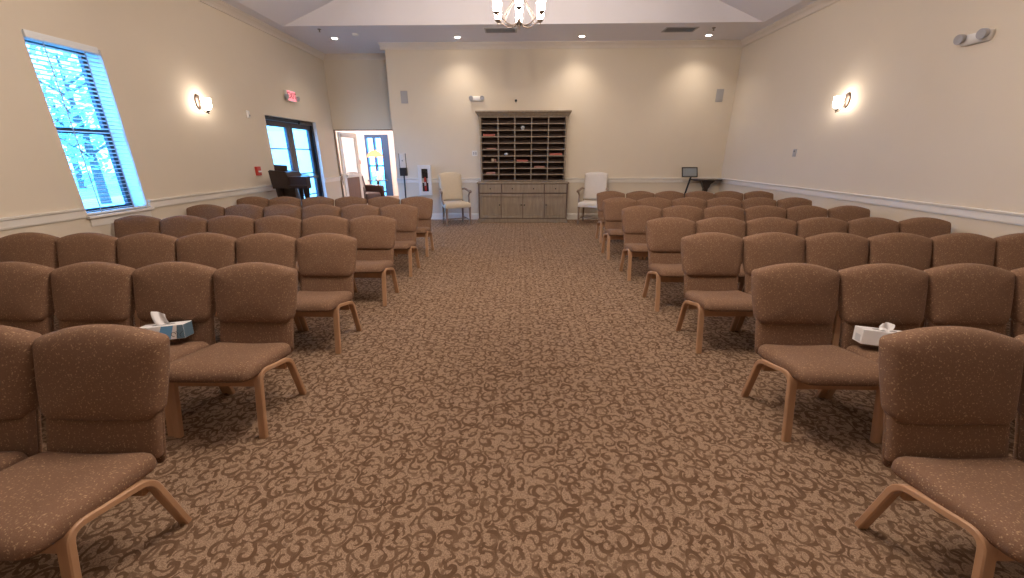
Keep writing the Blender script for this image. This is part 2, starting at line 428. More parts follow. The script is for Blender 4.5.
# ---- french door in the left wall
d1 = struct_empty('door_1', (-W, 0, 0))
def dp(name, bm, m, par=None): return part(name, bm, m, par or d1)
bm = B()
b2(bm, -T, 0, DY1-.004, DY1, 0, DZ1); b2(bm, -T, 0, DY0, DY0+.004, 0, DZ1)
dp('door_reveal', bm, M['reveal'])
bm = B()
fy0, fy1, fz = DY0+.005, DY1-.006, DZ1-.004
b2(bm, -.20, -.07, fy0, fy0+.055, 0, fz); b2(bm, -.20, -.07, fy1-.055, fy1, 0, fz); b2(bm, -.20, -.07, fy0+.055, fy1-.055, fz-.06, fz)
dp('door_frame', bm, M['frame'])
ym = (fy0+fy1)/2
def leaf(y0, y1, nm):
    bm = B(); s = .11
    z0, z1 = .012, fz-.065
    x0, x1 = -.16, -.11
    b2(bm, x0, x1, y0, y0+s, z0, z1); b2(bm, x0, x1, y1-s, y1, z0, z1); b2(bm, x0, x1, y0+s, y1-s, z1-.1, z1); b2(bm, x0, x1, y0+s, y1-s, z0, z0+.22)
    for zz in (.62, 1.08, 1.58): b2(bm, x0+.012, x1-.012, y0+s, y1-s, zz, zz+.022)
    o = dp('door_leaf', bm, M['frame'])
    bm = B(); b2(bm, -.138, -.132, y0+s, y1-s, z0+.22, z1-.1); part('door_pane', bm, M['glass'], o)
    bm = B()
    for yy in (y0+.13, y1-.13): b2(bm, x1+.001, x1+.05, yy-.02, yy+.02, .98, 1.03)
    b2(bm, x1+.035, x1+.06, y0+.08, y1-.08, .985, 1.025); part('push_bar', bm, M['black'], o)
leaf(fy0+.058, ym-.004, 'a'); leaf(ym+.004, fy1-.058, 'b')
bm = B(); b2(bm, -.068, -.02, fy1-.62, fy1-.1, fz-.075, fz-.015, bev=.004); dp('door_closer', bm, M['black'])

# ---- doorway to the lobby at the end of the alcove
d2 = struct_empty('door_2', (0, YA, 0))
bm = B()
b2(bm, EX0, EX0+.022, -.01, .03, 0, EZ); b2(bm, EX1-.045, EX1, -.01, .03, 0, EZ); b2(bm, EX0+.022, EX1-.045, -.01, .03, EZ-.025, EZ)
part('door_frame', bm, M['bronze'], d2)
# left leaf swings into the lobby
lf = bpy.data.objects.new('door_leaf', None); COL.objects.link(lf); lf.parent = d2; lf.location = (EX0+.055, .115, 0); lf.rotation_euler = (0, 0, math.radians(80))
LWd = .80
bm = B(); z1 = EZ-.045
b2(bm, 0, .11, 0, .045, .01, z1); b2(bm, LWd-.11, LWd, 0, .045, .01, z1); b2(bm, .11, LWd-.11, 0, .045, z1-.12, z1); b2(bm, .11, LWd-.11, 0, .045, .90, .99)
part('stile', bm, M['trim'], lf)
bm = B(); b2(bm, .11, LWd-.11, .01, .035, .01, .90); part('lower_panel', bm, M['doorwood'], lf)
bm = B(); b2(bm, .11, LWd-.11, .018, .026, .99, z1-.12); part('glass_panel', bm, M['glass'], lf)
bm = B(); b2(bm, .06, LWd-.06, -.07, -.04, .92, .985); b2(bm, .06, .1, -.04, 0, .93, .975); b2(bm, LWd-.1, LWd-.06, -.04, 0, .93, .975); part('push_bar', bm, M['white'], lf)
bm = B(); b2(bm, .05, .40, -.06, 0, z1-.09, z1-.03); part('door_closer', bm, M['white'], lf)

# ---- lobby beyond
LY = 15.0
bm = B()
LD0, LD1, LDZ = -5.65, -4.80, 2.16
b2(bm, -8.3, LD0, LY, LY+.2, 0, 3.0); b2(bm, LD0, LD1, LY, LY+.2, LDZ, 3.0); b2(bm, LD1, -2.6, LY, LY+.2, 0, 3.0)
b2(bm, -8.3, -8.1, YA+.16, LY, 0, 3.0); b2(bm, -8.1, -W-T, YA+.001, YA+.16, 0, 3.0)
struct('wall_lobby', bm, M['lobbywall'])
bm = B(); b2(bm, -2.8, -2.6, YA+.16, LY, 0, 3.0); struct('wall_lobby.001', bm, M['lobbywall'])
bm = B(); b2(bm, -8.3, -2.6, YA+.161, LY+.2, 3.0, 3.1); struct('ceiling.001', bm, M['ceil'])
d3 = struct_empty('door_3', (0, LY, 0))
bm = B(); s = .07
b2(bm, LD0, LD0+s, -.03, .1, 0, LDZ); b2(bm, LD1-.26, LD1, -.03, .1, 0, LDZ); b2(bm, LD0+s, LD1-.26, -.03, .1, LDZ-.12, LDZ)
b2(bm, (LD0+LD1-.19)/2-.04, (LD0+LD1-.19)/2+.04, -.03, .09, 0, LDZ-.12)
for zz in (.12, 1.05): b2(bm, LD0+s, LD1-.26, 0, .05, zz, zz+.06)
part('door_frame', bm, M['curtain'], d3)
bm = B(); b2(bm, LD0+s, LD1-.26, .06, .066, 0, LDZ-.12); part('door_pane', bm, M['glass'], d3)
# flush ceiling lamp added to brighten the lobby
lp = thing('added_lobby_lamp', 'round flush ceiling lamp added to brighten the lobby beyond the doorway', 'lamp', (-4.5, 12.6, 3.0))
bm = B(); lathe(bm, [(.0, -.10), (.12, -.085), (.17, -.05), (.18, -.02)], seg=24); part('lamp_shade', bm, M['lobbyfill'], lp, 'all')
bm = B(); lathe(bm, [(.0, -.02), (.19, -.02), (.19, 0), (0, 0)], seg=24); part('rim', bm, M['bronze'], lp)
dup(lp, (-6.3, 13.2, 3.0), 0, 'added unseen ceiling lamp farther left, brightening the lobby')  # second added lamp, unseen, for lobby brightness
# leather armchair in the lobby
la = thing('leather_armchair', 'dark brown leather armchair with a patterned cushion, seen through the lobby doorway', 'armchair', (-4.62, 11.75, 0), math.radians(62))
def ubox(bm, x0, x1, y0, y1, z0, z1, r):
    pillow(bm, roundbox2d(x0, x1, y0, y1, min(r*1.3, (x1-x0)/2.1), min(r*1.3, (x1-x0)/2.1)), [(r, z0), (r*.3, z0+r*.3), (0, z0+r), (0, z1-r), (r*.3, z1-r*.3), (r, z1)], lambda u, v, d: (u, v, d))
bm = B(); ubox(bm, -.28, .28, -.40, .25, .14, .42, .05); part('seat', bm, M['leather'], la, 'all')
for s in (-1, 1):
    bm = B(); ubox(bm, min(s*.30, s*.42), max(s*.30, s*.42), -.42, .34, .12, .62, .05); part('armrest', bm, M['leather'], la, 'all')
bm = B(); pillow(bm, roundbox2d(-.36, .36, .30, .98, .06, .10, .03), [(.05, .0), (0, .04), (0, .12), (.05, .16)], lambda u, v, d: (u, .22+d+(v-.3)*.25, v)); part('backrest', bm, M['leather'], la, 'all')
bm = B(); pillow(bm, roundbox2d(-.2, .2, .43, .76, .04, .04), [(.1, .0), (0.01, .04), (0.01, .06), (.1, .10)], lambda u, v, d: (u, .10+d+(v-.4)*.3, v)); part('cushion', bm, M['cushion'], la, 'all')
for sx in (-1, 1):
    for sy in (-.36, .28):
        bm = B(); lathe(bm, [(.018, 0), (.028, .13)], (sx*.34, sy, 0), 10); part('leg', bm, M['darkwood'], la)
# side table, stained glass lamp, picture
st = thing('side_table', 'small dark side table behind the leather armchair in the lobby', 'table', (-5.02, 14.1, 0))
bm = B(); lathe(bm, [(0, .60), (.33, .60), (.34, .615), (.33, .63), (0, .63)], seg=24); part('table_top', bm, M['darkwood'], st, True)
bm = B(); lathe(bm, [(.03, .05), (.045, .2), (.03, .35), (.05, .5), (.03, .60)], seg=14); part('pedestal', bm, M['darkwood'], st, True)
bm = B(); lathe(bm, [(0, 0), (.2, 0), (.19, .03), (.03, .06), (0, .06)], seg=18); part('base', bm, M['darkwood'], st, True)
tl = thing('stained_glass_lamp', 'stained glass table lamp glowing orange in the lobby, on the small side table', 'lamp', (-5.02, 14.1, .631))
bm = B(); lathe(bm, [(0, 0), (.11, 0), (.10, .02), (.025, .05), (.018, .2), (.03, .32), (.015, .45), (.012, .90)], seg=16); part('lamp_base', bm, M['bronze'], tl, True)
bm = B(); lathe(bm, [(.27, .76), (.265, .80), (.22, .89), (.13, .97), (.04, 1.0)], seg=18); part('lamp_shade', bm, M['amber'], tl, True)
pf = thing('picture_frame', 'small white picture frame standing on the lobby side table', 'picture frame', (-4.86, 13.88, .631), math.radians(15))
bm = B(); b2(bm, -.10, .10, -.008, .008, 0, .30); part('frame', bm, M['white'], pf)
bm = B(); b2(bm, -.075, .075, -.012, -.008, .03, .27); part('picture', bm, M['paper'], pf)
fp = thing('fire_alarm_pull', 'small red fire alarm pull on the pink lobby wall', 'fire alarm', (-5.95, LY, 1.22))
bm = B(); b2(bm, -.05, .05, -.04, 0, -.07, .07, bev=.006); part('housing', bm, M['red'], fp)
bm = B(); b2(bm, -.035, .035, -.055, -.041, -.02, .0); part('handle', bm, M['white'], fp)

# ------------------------------------------------------------------ church chairs
PITCH = .521
def make_chair():
    t = thing('upholstered_chair', '', 'chair')
    hw = PITCH/2 - .0035
    # seat: waterfall front, slopes down to the rear, dips under the sitter
    bm = B()
    ol = roundbox2d(-.248, .248, -.015, .425, .05, .04, .0, 0.0, 5, 7)
    def place(u, v, d):
        tfr = max(0.0, (.10-v)/.115)
        z = .395 + d - .055*(v-.03)/.40 - .030*tfr**2*(1 if d > 0 else .2) - .006*math.cos(u/.25*PI/2)
        if v > .2: u = u*(1-.05*(v-.2)/.22)
        return (u, v, z)
    pillow(bm, ol, [(.20, -.030), (.05, -.034), (.010, -.032), (0, -.018), (0, .008), (.006, .026), (.020, .038), (.045, .045), (.09, .049), (.15, .050), (.21, .050)], place)
    part('seat', bm, M['fabric'], t, 'all')
    # back cushion, leaning back
    lean = .30
    def pb(u, v, d): return (u, .412+(v-.42)*lean + d, v)
    bm = B()
    ol = roundbox2d(-hw, hw, .488, .8445, .055, .028, .040, .018, 6, 7)
    pillow(bm, ol, [(.15, .070), (.02, .070), (.004, .065), (0, .056), (0, .034), (.003, .022), (.012, .011), (.028, .003), (.06, -.005), (.11, -.011), (.15, -.012)],
           lambda u, v, d: pb(u, v, d + .012*(1-(u/hw)**2)*0 + .010*(u/hw)**2))
    part('back_cushion', bm, M['fabric'], t, 'all')
    bm = B()
    ol = roundbox2d(-.228, .228, .335, .60, .01, .01, 0, 0, 3, 4)
    pillow(bm, ol, [(.02, .062), (.004, .060), (0, .055), (0, .040), (.006, .032), (.03, .029)], pb)
    part('lower_back_panel', bm, M['fabric'], t, 'all')
    # back shell in wood, visible at the sides
    bm = B()
    ol = roundbox2d(-.215, .215, .29, .70, .02, .02, 0, 0, 3, 4)
    pillow(bm, ol, [(.02, .088), (.004, .086), (0, .082), (0, .073), (.02, .0705)], pb)
    part('back_shell', bm, M['fabric'], t, 'all')
    # bent laminated side frames
    path = round_path([(.008, 0), (.082, .372), (.352, .305), (.425, 0)], .055, 7)
    for s in (-1, 1):
        bm = B(); sweep_strip(bm, path, min(s*.217, s*.2585), max(s*.217, s*.2585), .026); part('leg_frame', bm, M['legwood'], t, True)
    bm = B(); b2(bm, -.2165, .2165, .070, .092, .285, .352, bev=.003); part('front_rail', bm, M['legwood'], t)
    bm = B(); b2(bm, -.2165, .2165, .335, .357, .235, .295, bev=.003); part('rear_rail', bm, M['legwood'], t)
    return t
proto = make_chair()
ROWS_R = [  # (aisle-side x, y of the front feet, number, pitch)
    (1.416, .820, 2, .523), (1.434, 1.744, 4, .521), (1.385, 2.735, 6, .5235), (1.340, 3.589, 6, .530),
    (1.325, 4.579, 6, .532), (1.282, 5.586, 6, .534), (1.395, 6.70, 6, .531)]
ROWS_L = [
    (-1.398, .785, 2, .520), (-1.390, 1.728, 4, .5205), (-1.396, 2.686, 6, .525), (-1.360, 3.694, 6, .530),
    (-1.362, 4.706, 6, .532), (-1.385, 5.74, 6, .534)]
ORD = ['nearest', 'second nearest', 'third nearest', 'fourth nearest', 'fifth nearest', 'sixth nearest', 'farthest']
SEAT = ['on the aisle', 'second from the aisle', 'third from the aisle', 'fourth from the aisle', 'fifth from the aisle', 'sixth from the aisle']
first = True
for side, rows in ((1, ROWS_R), (-1, ROWS_L)):
    for i, (x0, y0, cnt, pt) in enumerate(rows):
        nm = ORD[i] if not (side < 0 and i == 5) else 'farthest'
        for k in range(cnt):
            lab = 'brown patterned chair %s in the %s row %s of the aisle' % (SEAT[k], nm, 'right' if side > 0 else 'left')
            grp = 'brown chairs in rows on the %s' % ('right' if side > 0 else 'left')
            loc = (x0 + side*(k+.5)*pt + random.uniform(-.0012, .0012), y0 + random.uniform(-.006, .006) - .02*side*0, 0)
            rz = random.uniform(-.004, .004)
            if first: proto.location = loc; proto.rotation_euler = (0, 0, rz); proto['label'] = lab; proto['group'] = grp; first = False
            else: dup(proto, loc, rz, lab, grp)

# ------------------------------------------------------------------ tissue boxes
def tissue_box(label, loc, rz, printed, tilt=0.0):
    t = thing('tissue_box', label, 'tissue box', loc, rz); t.rotation_euler = (tilt, 0, rz)
    L, D, H = .235, .110, .085
    bm = B(); bx(bm, (0, 0, H/2), (L, D, H), bev=.002); part('box', bm, M['card'], t)
    if printed:
        bm = B()
        prism(bm, [(-.02, .002), (.045, .002), (.07, H-.002), (.01, H-.002)], 1, -D/2-.0006, -D/2+.001)
        part('blue_print', bm, M['blue'], t)
        bm = B()
        prism(bm, [(.075, .002), (L/2, .002), (L/2, H-.002), (.088, H-.002)], 1, -D/2-.0006, -D/2+.001)
        b2(bm, L/2-.001, L/2+.0006, -D/2+.004, D/2-.004, .002, H-.002)
        part('slate_print', bm, M['teal'], t)
        bm = B()
        def curve(pts, r):
            tube(bm, [(x, -D/2-.0008, z) for x, z in pts], r, 6)
        curve([(.064+.011*math.cos(a), .030+.013*math.sin(a)) for a in [k*.5 for k in range(11)]], .0014)
        curve([(.085, .010), (.080, .022), (.088, .034), (.078, .046)], .0014)
        curve([(.100, .012), (.094, .024), (.103, .036), (.112, .045)], .0012)
        for xx in (-.10, -.075): b2(bm, xx, xx+.012, -D/2-.001, -D/2, .042, .050)
        part('printed_swirls', bm, M['ink'], t)
    else:
        bm = B(); b2(bm, -L/2-.0006, -L/2+.001, -D/2+.02, D/2-.03, .008, .048); part('faint_print', bm, M['paper'], t)
    bm = B()   # slot
    lathe(bm, [(0, H+.0004), (.03, H+.0004), (.03, H+.001)], seg=20)
    for v in bm.verts: v.co.x *= 1.9
    part('opening', bm, M['grey'], t)
    # tissue: folded sheet with thickness
    bm = B(); nu, nv = 9, 7; G = []
    for j in range(nv):
        row = []
        for i in range(nu):
            u = i/(nu-1)-.5; v = j/(nv-1)
            if printed:
                wdt = .060*(1-.35*v)+.014*v
                x = u*wdt*1.3 - .018*v - .006*math.sin(v*3); z = H-.002 + v*(.078+.012*u*-2); y = .010*math.sin(u*7+v*2)+.010*v
            else:
                wdt = .050+.012*math.sin(v*3)
                x = u*wdt*1.15 + .012*v; z = H-.002 + v*.045 + .003*math.cos(u*6); y = .016*math.sin(u*6+v)+.012*v
            row.append(bm.verts.new((x, y, z)))
        G.append(row)
    for j in range(nv-1):
        for i in range(nu-1): bm.faces.new((G[j][i], G[j][i+1], G[j+1][i+1], G[j+1][i]))
    if not printed:      # a fold lying over the front
        Q = [[bm.verts.new((-.030+.05*i/5 - .004*j, -.006-.012*j, H+.012+.006*math.sin(i)-.003*j)) for i in range(6)] for j in range(4)]
        for j in range(3):
            for i in range(5): bm.faces.new((Q[j][i], Q[j][i+1], Q[j+1][i+1], Q[j+1][i]))
    o = part('tissue', bm, M['tissue'], t, 'all')
    sol = o.modifiers.new('thick', 'SOLIDIFY'); sol.thickness = .0015
    ss = o.modifiers.new('sub', 'SUBSURF'); ss.levels = 2; ss.render_levels = 2
    return t
tissue_box('blue and white printed tissue box with a tissue standing up, on a left chair', (-2.13, 2.075, .434), math.radians(18), True, math.radians(-10))
tissue_box('plain white tissue box with a crumpled tissue, on a right hand chair seat', (2.10, 2.06, .432), math.radians(-20), False, math.radians(-10))

# ------------------------------------------------------------------ hutch with pigeonholes
hx = .068
hu = thing('pigeonhole_hutch', 'weathered wooden hutch of dark pigeonholes over drawers and doors, against the back wall', 'cabinet', (hx, YB-.02, 0))
BW, BD = 1.0, .44          # half width, depth
zt = .895
bm = B(); b2(bm, -BW, BW, -BD, 0, .0, zt-.035); part('base_case', bm, M['cabshade'], hu)  # dark case colour puts shade into the gaps between drawers and doors
bm = B(); b2(bm, -BW-.015, BW+.015, -BD-.018, 0, .0, .085, bev=.006); part('plinth', bm, M['cabwood'], hu)
bm = B(); b2(bm, -BW-.025, BW+.025, -BD-.03, 0, zt-.035, zt, bev=.008); part('counter', bm, M['cabwood'], hu)
yf = -BD
def panel(name, x0, x1, z0, z1, rail=.05):
    bm = B()
    y0, y1 = yf-.032, yf-.001
    b2(bm, x0, x0+rail, y0, y1, z0, z1); b2(bm, x1-rail, x1, y0, y1, z0, z1); b2(bm, x0+rail, x1-rail, y0, y1, z0, z0+rail); b2(bm, x0+rail, x1-rail, y0, y1, z1-rail, z1)
    b2(bm, x0+rail, x1-rail, yf-.006, y1, z0+rail, z1-rail)
    return part(name, bm, M['cabwood'], hu)
def knob(x, z, par):
    bm = B(); lathe(bm, [(.006, 0), (.006, .012), (.014, .018), (.014, .026), (0, .030)], (x, yf-.026, z), 12, Matrix.Rotation(PI/2, 3, 'X')); part('knob', bm, M['knob'], par, True)
dz0, dz1 = .665, .845
xs = [-.975, -.475, .475, .975]
for i, (a, b) in enumerate(zip(xs, xs[1:])):
    bm = B(); b2(bm, a+.012, b-.012, yf-.026, yf-.001, dz0, dz1, bev=.004)
    o = part('drawer', bm, M['cabwood'], hu)
    for kx in ([(a+b)/2] if i != 1 else [a+.24, b-.24]): knob(kx, .755, o)
dx = [-.975, -.4875, 0, .4875, .975]
for i in range(4):
    o = panel('door', dx[i]+.008, dx[i+1]-.008, .105, .640, .055)
    knob(dx[i+1]-.035 if i in (0, 1) else dx[i]+.035, .40, o)
# upper part
UW, UD, uz0, uz1 = .945, .30, zt, 2.262
bm = B(); b2(bm, -UW, UW, -.02, 0, uz0, uz1); part('back_panel', bm, M['cabshade'], hu)
for s in (-1, 1):
    bm = B(); b2(bm, min(s*UW, s*(UW-.035)), max(s*UW, s*(UW-.035)), -UD, -.02, uz0, uz1, bev=.003); part('side_panel', bm, M['cabwood'], hu)
iw = UW-.035
for k in range(1, 5):
    x = -iw + 2*iw*k/5
    bm = B(); b2(bm, x-.011, x+.011, -UD+.004, -.02, uz0+.035, uz1-.02); part('divider', bm, M['cabwood'], hu)
NR = 10; szs = []
for k in range(NR+1):
    z = uz0+.02 + (uz1-.03-uz0-.02)*k/NR; szs.append(z)
    bm = B(); b2(bm, -iw, iw, -UD, -.02, z-.010, z+.010); part('shelf', bm, M['cabwood'], hu)
# thin sheets with the recess shade of the cells put into their dark colour
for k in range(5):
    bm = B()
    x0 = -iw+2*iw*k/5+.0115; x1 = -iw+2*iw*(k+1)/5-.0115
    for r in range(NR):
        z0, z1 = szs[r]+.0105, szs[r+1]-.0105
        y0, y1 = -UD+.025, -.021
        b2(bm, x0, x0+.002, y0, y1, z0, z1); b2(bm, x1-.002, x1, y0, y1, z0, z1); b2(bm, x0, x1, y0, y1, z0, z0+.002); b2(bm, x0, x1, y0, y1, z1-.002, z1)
    part('cell_shade_lining', bm, M['cabshade'], hu)
bm = B()
prism(bm, [(0, 2.25), (-UD-.005, 2.25), (-UD-.012, 2.262), (-UD-.03, 2.275), (-UD-.05, 2.30), (-UD-.085, 2.325), (-UD-.085, 2.35), (0, 2.35)], 0, -UW-.03, UW+.03)
for v in bm.verts:
    if v.co.z > 2.255 and abs(v.co.x) > UW: v.co.x += math.copysign(.045*min(1, (v.co.z-2.255)/.07), v.co.x)
part('cornice', bm, M['cabwood'], hu)

def cell(c, r):     # world position of the floor centre of pigeonhole column c, row r from the top
    return (hx + (-iw+2*iw*(c+.5)/5), YB-.02, szs[NR-1-r]+.0135)
def book_stack(label, c, r, dx_, mt, w_=.21, n_=2):
    x, y, z = cell(c, r)
    t = thing('book', label, 'book', (x+dx_, y-.16, z), random.uniform(-.05, .05), 'books lying in the pigeonholes')
    th = .026*n_/2
    bm = B(); b2(bm, -w_/2, w_/2, -.10, .06, 0, .004); b2(bm, -w_/2, w_/2, -.10, .06, th, th+.004); b2(bm, -w_/2, w_/2, -.103, -.098, 0, th+.004); part('cover', bm, mt, t)
    bm = B(); b2(bm, -w_/2+.004, w_/2-.004, -.097, .056, .0045, th-.0005); part('pages', bm, M['page'], t)
book_stack('red book lying in the first pigeonhole column, third row from the top', 0, 2, -.02, M['book'], .25, 3)
book_stack('faded open book in the first pigeonhole column, fifth row down', 0, 4, 0.02, M['pink'], .20, 1.4)
book_stack('red book in the rightmost pigeonhole column, sixth row down', 4, 5, 0, M['book'], .27, 3)
book_stack('red book in the middle pigeonhole column, seventh row down', 2, 6, -.02, M['book'], .24, 2.6)
book_stack('pale pink book in the fourth pigeonhole column, eighth row down', 3, 7, 0, M['pink'], .22, 2.4)
book_stack('faded red book in the first pigeonhole column, ninth row down', 0, 8, 0, M['pink'], .20, 2.6)
def pot(name, label, cat, c, r, dx_, prof, m=None):
    x, y, z = cell(c, r)
    bm = B(); lathe(bm, prof, (0, 0, 0), 18)
    o = part(name, bm, m or M['china'], None, 'all', (x+dx_, y-.20, z)); tag(o, label, cat)
pot('vase', 'small white lidded urn in the middle pigeonhole column, second row down', 'urn', 2, 1, -.01, [(0, 0), (.03, 0), (.022, .012), (.045, .03), (.048, .05), (.03, .066), (.04, .072), (.012, .082), (0, .088)])
pot('bowl', 'tiny white bowl in the second pigeonhole column, sixth row down', 'bowl', 1, 5, -.01, [(0, 0), (.022, 0), (.04, .016), (.046, .035), (.03, .05), (0, .056)])
pot('jar', 'small pale jar in the first pigeonhole column, seventh row down', 'jar', 0, 6, .05, [(0, 0), (.032, 0), (.034, .02), (.034, .055), (.022, .066), (0, .07)], M['page'])
x, y, z = cell(0, 6)
bm = B(); b2(bm, -.012, .012, -.05, .05, 0, .06); tag(part('card_packet', bm, M['pink'], None, False, (x+.11, y-.2, z)), 'tiny pinkish packet beside the pale jar in a pigeonhole', 'packet')

# ------------------------------------------------------------------ carved armchairs either side of the hutch
def armchair(label, loc, rz, um):
    t = thing('carved_armchair', label, 'armchair', loc, rz)
    bm = B(); ol = roundbox2d(-.29, .29, -.27, .24, .04, .04)
    pillow(bm, ol, [(.05, .375), (.006, .38), (0, .39), (0, .45), (.012, .472), (.05, .486), (.14, .492), (.24, .494)], lambda u, v, d: (u*(1-.12*(v+.27)/.5), v, d)); part('seat', bm, um, t, 'all')
    bm = B(); ol = roundbox2d(-.255, .255, .505, 1.10, .02, .035, .03, .005)
    pillow(bm, ol, [(.15, .060), (.02, .060), (0, .05), (0, .02), (.012, .004), (.05, -.008), (.15, -.014)], lambda u, v, d: (u, .20+d+(v-.5)*.20, v)); part('backrest', bm, um, t, 'all')
    for s in (-1, 1):
        bm = B()
        tube(bm, [(s*.252, .235, .74), (s*.275, .16, .755), (s*.30, .06, .735), (s*.315, -.04, .71), (s*.32, -.13, .715), (s*.318, -.165, .70), (s*.31, -.15, .685)], [.020, .022, .026, .027, .030, .026, .014], 10)
        tube(bm, [(s*.312, -.12, .70), (s*.30, -.05, .62), (s*.298, -.07, .53), (s*.285, -.13, .45)], [.020, .018, .019, .022], 10)
        part('armrest', bm, M['grwood'], t, True)
        bm = B(); tube(bm, [(s*.262, -.24, .39), (s*.262, -.24, .36), (s*.262, -.24, .30), (s*.262, -.24, .12), (s*.262, -.24, .06), (s*.262, -.24, 0)], [.030, .028, .024, .018, .023, .018], 12); part('leg', bm, M['grwood'], t, True)
        bm = B(); tube(bm, [(s*.225, .20, .40), (s*.225, .205, .20), (s*.23, .25, 0)], [.025, .022, .018], 10); part('leg', bm, M['grwood'], t, True)
        bm = B(); tube(bm, [(s*.225, .207, .38), (s*.24, .215, .5)], .014, 8); part('back_post', bm, M['grwood'], t, True)
        bm = B(); tube(bm, [(s*.262, -.24, .11), (s*.228, .225, .13)], .012, 8); part('stretcher', bm, M['grwood'], t, True)
    bm = B(); tube(bm, [(-.247, -.01, .12), (.247, -.01, .12)], .012, 8); part('stretcher', bm, M['grwood'], t, True)
    return t
armchair('cream upholstered armchair with carved wooden arms, left of the pigeonhole hutch', (-1.43, 8.70, 0), math.radians(24), M['cream'])
armchair('pale upholstered armchair with carved arms, right of the pigeonhole hutch', (1.62, 8.80, 0), math.radians(-18), M['pale'])

# ------------------------------------------------------------------ piano
pn = thing('grand_piano', 'dark wooden baby grand piano in front of the glazed double door', 'piano', (-4.0, 7.2, 0))
bm = B()
ol = [(-.215, -.42), (.365, -.42), (.37, -.30), (.20, .0), (.05, .28), (-.08, .50), (-.22, .60), (-.36, .58), (-.42, .40), (-.38, .0)]
prism(bm, ol, 2, .93, 1.10); part('case', bm, M['darkwood'], pn)
bm = B(); prism(bm, [(x*1.03-.003, y*1.03) for x, y in ol], 2, 1.1005, 1.125); part('lid', bm, M['darkwood'], pn)
bm = B(); prism(bm, [(-.225, .93), (-.25, 1.22), (-.22, 1.235), (.04, 1.205), (.065, 1.126), (.065, .93)], 1, -.45, -.421); part('cheek_panel', bm, M['darkwood'], pn)
bm = B(); prism(bm, [(-.25, 1.126), (-.24, 1.225), (.03, 1.195), (.06, 1.126)], 1, -.42, .02); part('folded_lid', bm, M['darkwood'], pn)
bm = B(); bx(bm, (-.11, -.30, 1.262), (.225, .03, .105), Matrix.Rotation(math.radians(3), 3, 'Y'), bev=.012); part('music_desk', bm, M['darkwood'], pn)
for (x, y) in ((-.175, -.36), (.30, -.36), (-.25, .46)):
    bm = B(); tube(bm, [(x, y, .93), (x, y, .80), (x, y, .70), (x, y, .12), (x, y, .08), (x, y, 0)], [.055, .045, .032, .024, .03, .022], 10); part('leg', bm, M['darkwood'], pn, True)
bm = B(); prism(bm, [(-.13, .20), (.07, .20), (.095, .93), (-.17, .93)], 1, -.34, -.28); b2(bm, -.13, .07, -.42, -.24, .10, .1995); b2(bm, -.05, -.01, -.34, -.30, .0, .0995); part('pedal_lyre', bm, M['darkwood'], pn)
bm = B(); b2(bm, .066, .375, -.47, -.4205, .94, .99, bev=.008); part('key_slip', bm, M['darkwood'], pn)

# ------------------------------------------------------------------ wall fittings
def sconce(label, x, y, z, s):
    t = thing('wall_sconce', label, 'wall lamp', (x, y, z), 0 if s > 0 else PI, 'lit wall sconces')
    bm = B(); tube(bm, [(0.0, 0, 0), (.018, 0, 0)], [.06, .052], 24)
    for v in bm.verts: v.co.z = v.co.z*1.75
    part('backplate', bm, M['bronze'], t, True)
    bm = B(); tube(bm, [(.018, 0, -.03), (.05, 0, -.11), (.09, 0, -.145), (.12, 0, -.13)], .008, 8); lathe(bm, [(0, -.165), (.012, -.158), (.008, -.14), (.028, -.122), (.03, -.11), (0, -.11)], (.12, 0, 0), 14); part('arm', bm, M['bronze'], t, True)
    bm = B(); lathe(bm, [(.02, -.109), (.045, -.09), (.058, -.05), (.056, .0), (.062, .045), (.058, .045), (.0, .035)], (.12, 0, 0), 20); part('glass_shade', bm, M['sconce'], t, 'all')
sconce('lit sconce with white glass shade on the left wall', -W, 6.04, 2.20, 1)
sconce('lit sconce with white glass shade on the right wall', W, 6.14, 2.19, -1)

def emergency(label, loc, rz, wd=.30):
    t = thing('emergency_light', label, 'emergency light', loc, rz)
    # local: wall at y=0, faces -y
    bm = B(); pillow(bm, roundbox2d(-wd/2, wd/2, -.05, .05, .035, .02), [(.0, 0), (0, -.035), (.008, -.05), (.03, -.055)], lambda u, v, d: (u, d, v)); part('housing', bm, M['white'], t, 'all')
    for s in (-1, 1):
        bm = B(); lathe(bm, [(.012, 0), (.04, .01), (.048, .05), (.045, .056), (0, .052)], (s*(wd/2-.03), -.05, .02), 18, Matrix.Rotation(PI/2+.2, 3, 'X')); part('lamp_head', bm, M['grey'], t, True)
emergency('white twin head emergency light on the back wall left of the hutch top', (-.945, YB, 2.62), 0)
emergency('white twin head emergency light high on the right wall', (W, 4.61, 2.575), -PI/2, .27)
# exit sign
ex = thing('exit_sign', 'glowing red exit sign with two lamp heads above the double door', 'exit sign', (-W, 8.50, 2.585), PI/2)
bm = B(); b2(bm, -.155, .155, -.05, 0, -.10, .10, bev=.006); part('housing', bm, M['white'], ex)
bm = B(); b2(bm, -.145, .145, -.056, -.0505, -.09, .09); part('sign_face', bm, M['exitlit'], ex)
cu = bpy.data.curves.new('exit_lettering', 'FONT'); cu.body = 'EXIT'; cu.size = .155; cu.align_x = 'CENTER'; cu.align_y = 'CENTER'; cu.extrude = .002
to = bpy.data.objects.new('exit_lettering', cu); COL.objects.link(to)
bpy.context.view_layer.update()
me = bpy.data.meshes.new_from_object(to.evaluated_get(bpy.context.evaluated_depsgraph_get())); bpy.data.objects.remove(to)
me.materials.clear(); me.materials.append(M['red'])
lt = bpy.data.objects.new('lettering', me); COL.objects.link(lt); lt.parent = ex; lt.rotation_euler = (PI/2, 0, 0); lt.location = (0, -.059, 0)
